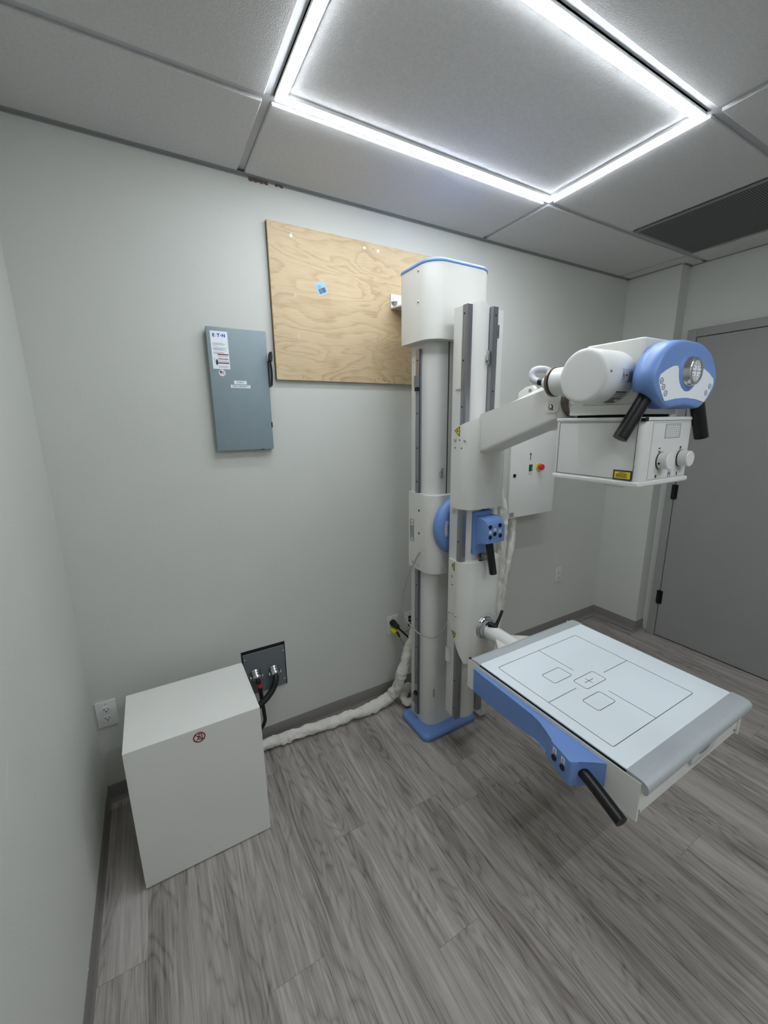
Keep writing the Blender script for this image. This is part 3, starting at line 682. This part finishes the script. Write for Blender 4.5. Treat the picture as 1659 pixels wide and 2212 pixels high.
# control pod with grip on the swing column
pd = G().box(1.450, 1.553, -.574, -.550, .994, 1.178, .004, 2).build('pod_plate', 'blue', R)
g = G().prism([(-.572, 1.165), (-.578, 1.158), (-.622, 1.158), (-.634, 1.150), (-.650, 1.135), (-.652, 1.128), (-.652, 1.062), (-.645, 1.058), (-.600, 1.052), (-.578, 1.035), (-.572, 1.020)], 'x', 1.456, 1.546, seg=3, capbev=.006); g.build('control_pod', 'blue', pd)
for x, z in ((1.465, 1.1295), (1.518, 1.131), (1.466, 1.087), (1.4905, 1.098), (1.5215, 1.087)):
    G().cyl((x, -.650, z), (x, -.6535, z), .0088, seg=20, bev=.0008).build('push_button', 'black', pd)
F = FF(-.6523); g = G()
for x, z in ((1.4655, 1.108), (1.491, 1.1165), (1.5185, 1.108)): g.rect(F, x-.0065, x+.0065, z-.0062, z+.0062, 0, .0006)
lb = g.build('button_label', 'label', pd); g = G()
for x, z, s_ in ((1.4655, 1.108, '|'), (1.491, 1.1165, '+'), (1.5185, 1.108, 'H')): g.text(F, s_, x, z, .011, .02, .0009)
g.build('button_icon', 'ink', lb)
hole_x(pd, 1.4505, -.56, 1.01, .003)
G().tube([(1.482, -.628, 1.075), (1.484, -.634, 1.04), (1.487, -.640, 1.00), (1.492, -.644, .96), (1.498, -.646, .925)], .0155, 20, 5).build('grip', 'black', pd)

# tube arm
g = G().prism([(-.570, 1.425), (-.61, 1.425), (-.945, 1.548), (-.930, 1.600), (-.905, 1.650), (-.880, 1.657), (-.600, 1.5555), (-.570, 1.5555)], 'x', 1.444, 1.556, seg=4, capbev=.016)
arm = g.build('tube_arm', 'white', R)
ec = G().prism(rrect(-.943, -.893, 1.568, 1.640, .014, 4), 'x', 1.441, 1.450, seg=2, capbev=.001).build('arm_end_cover', 'white', arm)
bolt_x(ec, 1.441, -.915, 1.586, .0062); hole_x(ec, 1.4412, -.922, 1.578, .002)
G().ring2(FL(1.4408), .915, 1.586, .0066, .0085).build('bolt_recess', 'hole', ec)
g = G().prism([(-.69, 1.595), (-.694, 1.648), (-.725, 1.664), (-.755, 1.668), (-.768, 1.655), (-.768, 1.63)], 'x', 1.535, 1.552, .003, 2); cb_ = g.build('cable_bracket', 'white', arm)
G().cyl((1.5345, -.748, 1.650), (1.533, -.748, 1.650), .007, seg=16).build('hole', 'grayink', cb_)
pv = G().cyl((1.512, -.925, 1.598), (1.512, -.958, 1.598), .047, seg=40, bev=.002).build('pivot_ring', 'bronze', R)
G().cyl((1.512, -.955, 1.598), (1.512, -1.04, 1.598), .042, seg=40).build('pivot_shaft', 'plastic', pv)
# tube housing
th = G().box(1.42, 1.60, -1.195, -1.035, 1.583, 1.747, .008, 3).build('tube_housing', 'white', R)
YT, ZT, RT = -1.115, 1.655, .068
ct = G().lathe((1.423, YT, ZT), (-1, 0, 0), [(0, .066), (.002, RT), (.115, RT), (.119, RT-.001), (.122, RT-.004), (.1235, RT-.008), (.124, RT-.014), (.124, .01)], 64).build('tube_end_cap', 'plastic', th)
G().lathe((1.428, YT, ZT), (-1, 0, 0), [(0, .0695), (.006, .0695), (.006, .06)], 64).build('seal_ring', 'ink', th)
G().lathe((1.597, YT, ZT), (1, 0, 0), [(0, RT), (.050, RT), (.057, RT-.004), (.058, .01)], 48).build('tube_end_cap', 'plastic', th)
def FC(u, v, h=0.):     # wrap on the tube cap: u = x, v = arc length above the -Y line
    a = PI-v/RT; r = RT+h
    return V((u, YT+r*math.cos(a), ZT+r*math.sin(a)))
lb = G().rect(FC, 1.3605, 1.4045, -.019, .0145, 0, .0004, 8).build('orientation_label', 'silverlabel', ct, label='silver label with red letters and an arrow')
g = G(); g.text(FC, 'UP', 1.3665, -.004, .0125, .01, .0008, rot=PI/2); g.text(FC, '>', 1.377, -.001, .001)
g.poly(FC, [(1.3735, -.0015), (1.3775, .0022), (1.3775, .0003), (1.382, .0003), (1.382, -.0033), (1.3775, -.0033), (1.3775, -.0052)], .0004, .0008); g.build('lettering', 'redink', lb)
g = G(); Fq = lambda u, v, h=0.: FC(1.386+v, -.017+u, h)
g.print_lines(Fq, 0, .029, .0155, 5, .0033, .0016, .25); g.build('small_print', 'ink', lb)
g = G()
for i in range(3): g.print_lines(FC, 1.362, 1.410, -.0435-i*.006, 1, .004, .0036 if i == 0 else .0018, .1)
g.print_lines(FC, 1.366, 1.415, -.062, 6, .0048, .0022, .5); g.build('rating_print', 'ink', ct)
G().lathe(FC(1.312, .006), FC(1.312, .006, 1)-FC(1.312, .006), [(0, .0035), (.0015, .0033), (.0025, .0004)], 12).build('screw', 'steel', ct)
# high-voltage receptacle on the back of the cap
rc = G().lathe((1.400, -1.075, ZT+.002), (0, 1, 0), [(0, .040), (.112, .040), (.114, .038), (.115, .030)], 40).build('cable_receptacle', 'plastic', th)
G().lathe((1.400, -.962, ZT+.002), (0, 1, 0), [(0, .036), (.004, .036), (.004, .043), (.012, .043), (.013, .040), (.013, .02)], 40).build('lock_ring', 'bronze', rc)
G().lathe((1.400, -.949, ZT+.002), (0, 1, .02), [(0, .024), (.010, .0235), (.020, .021), (.030, .016), (.032, .010)], 28).build('cable_boot', 'plastic', rc)
G().cyl((1.400, -.919, ZT+.004), (1.400, -.899, ZT+.008), .0115, seg=22).build('black_band', 'black', rc)
G().tube([(1.400, -.900, ZT+.008), (1.400, -.880, ZT+.014), (1.401, -.868, ZT+.026), (1.405, -.867, ZT+.040), (1.418, -.876, ZT+.048), (1.440, -.893, ZT+.044), (1.46, -.91, ZT+.02), (1.475, -.93, ZT-.01)], .0108, 18, 6).build('cable_loop', 'hose', rc)
# mount between tube and collimator
G().box(1.418, 1.605, -1.20, -1.000, 1.558, 1.585, .003, 2).build('mount_plate', 'cabinet', R)
g = G().box(1.412, 1.440, -1.115, -1.085, 1.585, 1.603, .003, 2); g.build('mount_lug', 'plastic', R)
G().box(1.43, 1.59, -1.19, -1.02, 1.548, 1.560).build('mount_gap', 'hole', R)
# collimator
co = G().prism(rrect(1.386, 1.632, -1.236, -.984, (.018, .018, .008, .008), 6), 'z', 1.385, 1.5405, seg=2, capbev=.002).build('collimator', 'plastic', R)
G().box(1.3845, 1.6335, -1.2375, -.9825, 1.541, 1.551, .0045, 3).build('top_lid', 'plastic', co)
g = G().box(1.3830, 1.635, -1.239, -.981, 1.374, 1.388, .006, 3); g.build('bottom_rim', 'plastic', co)
F = FL(1.3858); g = G(); g.outline(F, [(.996, 1.392), (1.222, 1.392), (1.222, 1.538), (.996, 1.538)], .0011, .0005); g.build('cover_seam', 'ink', co)
F = FF(-1.2362); g = G(); g.outline(F, [(1.428, 1.391), (1.626, 1.391), (1.626, 1.537), (1.428, 1.537)], .0008, .0004); g.build('cover_seam', 'grayink', co)
G().prism([(1.3835, 1.5405), (1.3835, 1.548), (1.389, 1.5505), (1.397, 1.5505), (1.397, 1.5405)], 'y', -1.2395, -1.2285).build('corner_plug', 'black', co)
FL_ = FL(1.3857); lb = G().rect(FL_, 1.172, 1.221, 1.390, 1.416, .0004, .001).build('laser_label', 'ink', co, label='yellow laser warning label with black border')
FLy = FL(1.3848); lb2 = G().rect(FLy, 1.176, 1.217, 1.394, 1.412).build('label_face', 'yellow', lb)
g = G(); g.print_lines(FLy, 1.187, 1.207, 1.409, 1, .003, .0019, .05); g.print_lines(FLy, 1.180, 1.213, 1.4055, 4, .0027, .0015, .25); g.build('small_print', 'ink', lb)
F = FF(-1.2363); g = G()
for i in range(7):
    for j in range(6): g.rect(F, 1.4925+i*.01, 1.4955+i*.01, 1.5005+j*.0052, 1.5025+j*.0052, 0, .0005)
g.outline(F, [(1.4885, 1.497), (1.5625, 1.497), (1.5625, 1.532), (1.4885, 1.532)], .0016); g.build('printed_chart', 'grayink', co)
for x, z, w_, h_ in ((1.470, 1.471, .008, .003), (1.470, 1.463, .008, .003), (1.486, 1.458, .006, .006), (1.577, 1.469, .007, .007), (1.468, 1.398, .006, .008), (1.5745, 1.398, .004, .009)):
    G().rect(F, x-w_/2, x+w_/2, z-h_/2, z+h_/2, 0, .0005).build('printed_symbol', 'ink', co)
g = G()
for i in range(13):
    a = math.radians(110+i*14); g.line(F, (1.584+.027*math.cos(a), 1.438+.027*math.sin(a)), (1.584+.030*math.cos(a), 1.438+.030*math.sin(a)), .001)
g.build('knob_scale', 'ink', co)
G().outline(F, [(1.529, 1.392), (1.541, 1.392), (1.541, 1.410), (1.529, 1.410)], .0012, .0005).rect(F, 1.531, 1.539, 1.397, 1.405, 0, .0005).build('printed_symbol', 'grayink', co)
for x, z in ((1.482, 1.4385), (1.583, 1.4395)):
    kn = G().lathe((x, -1.237, z), (0, -1, 0), [(0, .0225), (.003, .0225), (.003, .0218), (.023, .0212), (.0248, .0195), (.025, .005)], 40).build('knob', 'plastic', co)
    G().lathe((x, -1.2365, z), (0, -1, 0), [(0, .0235), (.0022, .0235), (.0022, .01)], 36).build('knob_skirt', 'black', kn)
hole_x([c for c in co.children if c.name.startswith('knob') and not c.name.startswith('knob_')][0], 1.4612, -1.2440, 1.4325, .0028)
g = G().box(1.445, 1.600, -1.19, -1.03, 1.364, 1.376, .003, 2); g.build('accessory_rail', 'plastic', co)
G().box(1.400, 1.425, -1.185, -1.135, 1.366, 1.375, .002, 1).build('rail_catch', 'plastic', co)

# control panel
CX = 1.512
half = [(0, 1.737), (.045, 1.735), (.085, 1.725), (.118, 1.707), (.142, 1.683), (.157, 1.655), (.158, 1.632), (.147, 1.612), (.122, 1.590), (.098, 1.575), (.075, 1.568), (.045, 1.571), (0, 1.575)]
def smooth_outline(h):
    pts = [(CX+x, z) for x, z in h]+[(CX-x, z) for x, z in h[-2:0:-1]]
    n = len(pts); out = []
    for i in range(n):
        p0, p1, p2, p3 = [V((*pts[(i+k) % n], 0)) for k in (-1, 0, 1, 2)]
        for s_ in (0, .34, .67):
            t_ = s_; q = .5*((2*p1)+(p2-p0)*t_+(2*p0-5*p1+4*p2-p3)*t_*t_+(3*p1-p0-3*p2+p3)*t_**3); out.append((q.x, q.y))
    return out
OL = smooth_outline(half); ZC = 1.645
def ringat(sx, sz, y): return [(CX+(x-CX)*sx, y, ZC+(z-ZC)*sz) for x, z in OL]
def pring(sx, sz, y, lift=0.):
    out = []
    for x, z in OL:
        d = abs(x-CX); k = min(1, max(0, (d-.055)/.03))
        if z < 1.64: z = z+(max(z, 1.612)-z)*k*lift
        out.append((CX+(x-CX)*sx, y, ZC+(z-ZC)*sz))
    return out
cp = G().loft([pring(.66, .90, -1.186, 1), pring(.75, .95, -1.190, 1), pring(.85, .985, -1.200, 1), pring(.95, 1, -1.213, .9), pring(.995, 1, -1.225, .6), pring(1, .995, -1.236, .25), pring(.99, .98, -1.247, .05), pring(.965, .945, -1.256), pring(.935, .90, -1.2595), pring(.88, .80, -1.2600)]).build('control_panel', 'blue', R, sharp=60)
F = FF(-1.2600)
hp = [(0, 1.612), (.014, 1.614), (.028, 1.621), (.040, 1.632), (.047, 1.645), (.052, 1.664), (.058, 1.671), (.075, 1.670), (.105, 1.660), (.130, 1.648), (.134, 1.640), (.132, 1.628), (.116, 1.606), (.100, 1.589), (.094, 1.588), (.05, 1.5945), (0, 1.597)]
pp = [(CX+x, z) for x, z in hp]+[(CX-x, z) for x, z in hp[-2:0:-1]]
fp = G().poly(F, pp, -.004, .0012).build('keypad', 'label', cp)
g = G()
for x, z in ((1.389, 1.634), (1.400, 1.620), (1.413, 1.606), (1.628, 1.628), (1.612, 1.611)): g.ring2(F, x, z, .0058, .0070, .0012, .0018, 20); g.poly(F, [(x-.002, z-.002), (x+.002, z-.002), (x, z+.0025)], .0012, .0016)
g.build('key_ring', 'ink', fp)
g = G(); g.print_lines(F, 1.396, 1.404, 1.645, 3, .004, .0014); g.print_lines(F, 1.418, 1.428, 1.619, 2, .004, .0016); g.print_lines(F, 1.604, 1.614, 1.632, 2, .005, .0016); g.build('small_print', 'ink', fp)
bo = G().lathe((1.512, -1.250, 1.660), (0, -1, 0), [(0, .049), (.008, .048), (.0115, .046), (.013, .043), (.013, .01)], 48).build('dial_boss', 'blue', cp)
dz = G().lathe((1.512, -1.262, 1.660), (0, -1, 0), [(0, .0365), (.003, .0365), (.007, .034), (.012, .0325), (.0145, .032), (.016, .030), (.016, .0255), (.0140, .0250), (.0138, .005)], 48).build('dial_bezel', 'chrome', cp)
df = G().cyl((1.512, -1.2758, 1.660), (1.512, -1.2768, 1.660), .0245, seg=40).build('dial_face', 'label', dz)
Fd = plane((1.512, -1.2769, 1.660), (1, 0, 0), (0, 0, 1)); g = G()
g.line(Fd, (-.020, 0), (.020, 0), .0009); g.line(Fd, (0, -.020), (0, .020), .0009)
for i in range(12):
    a = i*PI/6
    if i % 3: g.ring2(Fd, .0165*math.cos(a), .0165*math.sin(a), .0001, .0016, 0, .0005, 8)
    else: g.ring2(Fd, .0185*math.cos(a), .0185*math.sin(a), .0001, .0014, 0, .0005, 8)
g.ring2(Fd, 0, 0, .0218, .0226, 0, .0005); g.build('dial_marks', 'ink', df)
def grip(p0, p1):
    p0, p1 = V(p0), V(p1); d = (p1-p0)
    return G().tube([p0, p0+d*.35, p0+d*.98, p1], [.0175, .0172, .0172, .0172], 24, 4).build('grip', 'black', cp)
grip((1.408, -1.226, 1.615), (1.352, -1.200, 1.502)); grip((1.614, -1.240, 1.600), (1.650, -1.250, 1.497))

# lower arm to the table
lr = G().lathe((1.512, -.592, .655), (0, -1, 0), [(0, .052), (.006, .052), (.010, .048), (.016, .046), (.018, .041), (.034, .040), (.036, .037), (.036, .02)], 44).build('swivel_flange', 'chrome', R)
F = FF(-.5982); g = G()
for i in range(25):
    a = math.radians(15+i*6.2); r0, r1 = (.060, .066) if i % 4 == 0 else (.060, .063)
    g.line(F, (1.512+r0*math.cos(a), .655+r0*math.sin(a)), (1.512+r1*math.cos(a), .655+r1*math.sin(a)), .0016 if i % 4 == 0 else .0009)
g.build('angle_scale', 'ink', lo)
G().cyl((1.512, -.625, .652), (1.512, -.80, .645), .0335, seg=36).build('support_tube', 'plastic', R)
g = G().prism([(1.475, -.70), (1.55, -.70), (1.64, -.768), (1.64, -.80), (1.42, -.80), (1.42, -.775)], 'z', .632, .657, .004, 2); g.build('support_bracket', 'white', R)
le = G().cyl((1.500, -.632, .690), (1.520, -.664, .678), .013, .0115, seg=22, bev=.002).build('clamp_hub', 'black', R)
G().tube([(1.516, -.655, .682), (1.534, -.655, .708), (1.552, -.653, .738), (1.557, -.652, .747)], [.009, .007, .0062, .0055], 14, 4).build('clamp_lever', 'black', le)

# detector table
tr = G()
tr.box(1.256, 1.808, -1.398, -.798, .580, .684, .001, 1)
tray = tr.build('detector_table', 'cabinet', R)
for x0, x1 in ((1.2475, 1.2535), (1.8085, 1.8145)):
    G().box(x0, x1, -1.4055, -.787, .577, .6905, .001, 1).build('side_plate', 'cabinet', tray)
G().box(1.2488, 1.2560, -1.404, -.790, .6900, .6952).build('seam_strip', 'hole', tray)
tp = G().box(1.2505, 1.8165, -1.368, -.848, .6956, .7005, .001, 1).build('tabletop', 'table', tray)
def endrail(y0, s):
    pr = [(0, .7008), (.030, .7002), (.042, .6985), (.050, .694), (.0545, .687), (.055, .677), (.052, .668), (.046, .664), (.042, .667), (.0425, .674), (.045, .680), (.043, .686), (.036, .690), (.0, .6925)]
    return G().prism([(y0+s*a, b) for a, b in pr], 'x', 1.2485, 1.8225).build('end_rail', 'alu', tray)
endrail(-1.368, -1); endrail(-.848, 1)
F = FT(.7006); g = G()
A = rrect(1.2885, 1.7135, -1.310, -.896, .007, 4); W_ = .0016
g.outline(F, A, W_)
for cx_, cy_, rx, ry in ((1.427, -1.030, .044, .0265), (1.498, -1.103, .052, .0255), (1.427, -1.181, .043, .0275)): g.outline(F, rrect(cx_-rx, cx_+rx, cy_-ry, cy_+ry, .008, 4), W_)
for a_, b_ in (((1.4985, -.896), (1.4985, -1.040)), ((1.7135, -1.102), (1.576, -1.102)), ((1.2885, -1.107), (1.422, -1.107)), ((1.4975, -1.168), (1.4975, -1.310)), ((1.471, -1.104), (1.513, -1.104)), ((1.492, -1.090), (1.492, -1.118))): g.line(F, a_, b_, W_)
g.build('printed_guide_lines', 'ink', tp)
# front drawer pull and screws
g = G(); Fp = FF(-1.3982)
G().prism(rrect(1.500, 1.640, .612, .668, .026, 6), 'y', -1.4080, -1.397, seg=2, capbev=.003).build('drawer_pull', 'plastic', tray)
G().ring2(FF(-1.4083), 1.570, .645, .0001, .036, 0, .0005, 30, 0, 360, .36).build('pull_recess', 'grayink', tray)
for x in (1.268, 1.800): G().cyl((x, -1.398, .592), (x, -1.4006, .592), .004, seg=12).build('screw', 'steel', tray)
# blue side handle unit
top = [(1.2478, -.828), (1.236, -.831), (1.232, -.90), (1.228, -1.046), (1.2265, -1.10), (1.222, -1.135), (1.209, -1.168), (1.1905, -1.195), (1.1715, -1.266), (1.174, -1.272), (1.190, -1.280), (1.220, -1.297), (1.243, -1.318), (1.2478, -1.322)]
g = G().prism(top, 'z', .600, .678, bev=.0035, seg=2)
for v in g.bm.verts:
    if v.co.z < .62:
        y = -v.co.y
        v.co.z += -.012 if y < 1.0 else -.012+.022*min(1, (y-1.0)/.14) if y < 1.2 else .004
hu = g.build('side_handle_unit', 'blue', tray)
n_ = V((-.0715, .0190, 0)).normalized()
dirv = V((1.1715-1.1905, -1.266+1.195, 0)).normalized(); Fk = plane((1.1905, -1.195, 0), dirv, (0, 0, 1))
for u in (.018, .052): 
    c_ = Fk(u, .638); n2 = Fk(u, .638, 1)-c_
    G().cyl(c_-n2*.001, c_+n2*.003, .0085, seg=20, bev=.0008).build('push_button', 'black', hu)
    lb = G().rect(Fk, u-.007, u+.007, .651, .668, 0, .0007).build('button_label', 'label', hu)
    G().text(Fk, '^', u, .658, .016, .02, .0010).rect(Fk, u-.005, u+.005, .6535, .6550, .0007, .001).build('button_icon', 'ink', lb)
G().tube([(1.208, -1.278, .642), (1.198, -1.315, .640), (1.188, -1.355, .634), (1.178, -1.392, .628), (1.174, -1.408, .625)], .0155, 22, 5).build('grip', 'black', hu)

# ================================================================== CAMERA / RENDER
f, yaw, pitch, roll = 876.833, .5189, -.2198, -.0137
fw = V((math.sin(yaw)*math.cos(pitch), math.cos(yaw)*math.cos(pitch), math.sin(pitch)))
r_ = V((math.cos(yaw), -math.sin(yaw), 0)); u_ = r_.cross(fw)
r2 = math.cos(roll)*r_+math.sin(roll)*u_; u2 = -math.sin(roll)*r_+math.cos(roll)*u_
cam = bpy.data.cameras.new('camera'); co_ = bpy.data.objects.new('camera', cam); COL.objects.link(co_)
cam.sensor_fit = 'HORIZONTAL'; cam.sensor_width = 36; cam.lens = f/1659*36; cam.clip_start = .02
m = Matrix.Identity(4)
for i in range(3): m[i][0] = r2[i]; m[i][1] = u2[i]; m[i][2] = -fw[i]
m.translation = V((.3182, -1.804, 1.5492)); co_.matrix_world = m
sc.camera = co_
w = bpy.data.worlds.new('world'); sc.world = w; w.use_nodes = True
w.node_tree.nodes['Background'].inputs[0].default_value = (0, 0, 0, 1)
sc.view_settings.view_transform = 'Standard'; sc.view_settings.look = 'None'; sc.view_settings.gamma = 1; sc.view_settings.use_curve_mapping = False
sc.view_settings.exposure = 1.14
sc.cycles.max_bounces = 12; sc.cycles.diffuse_bounces = 8
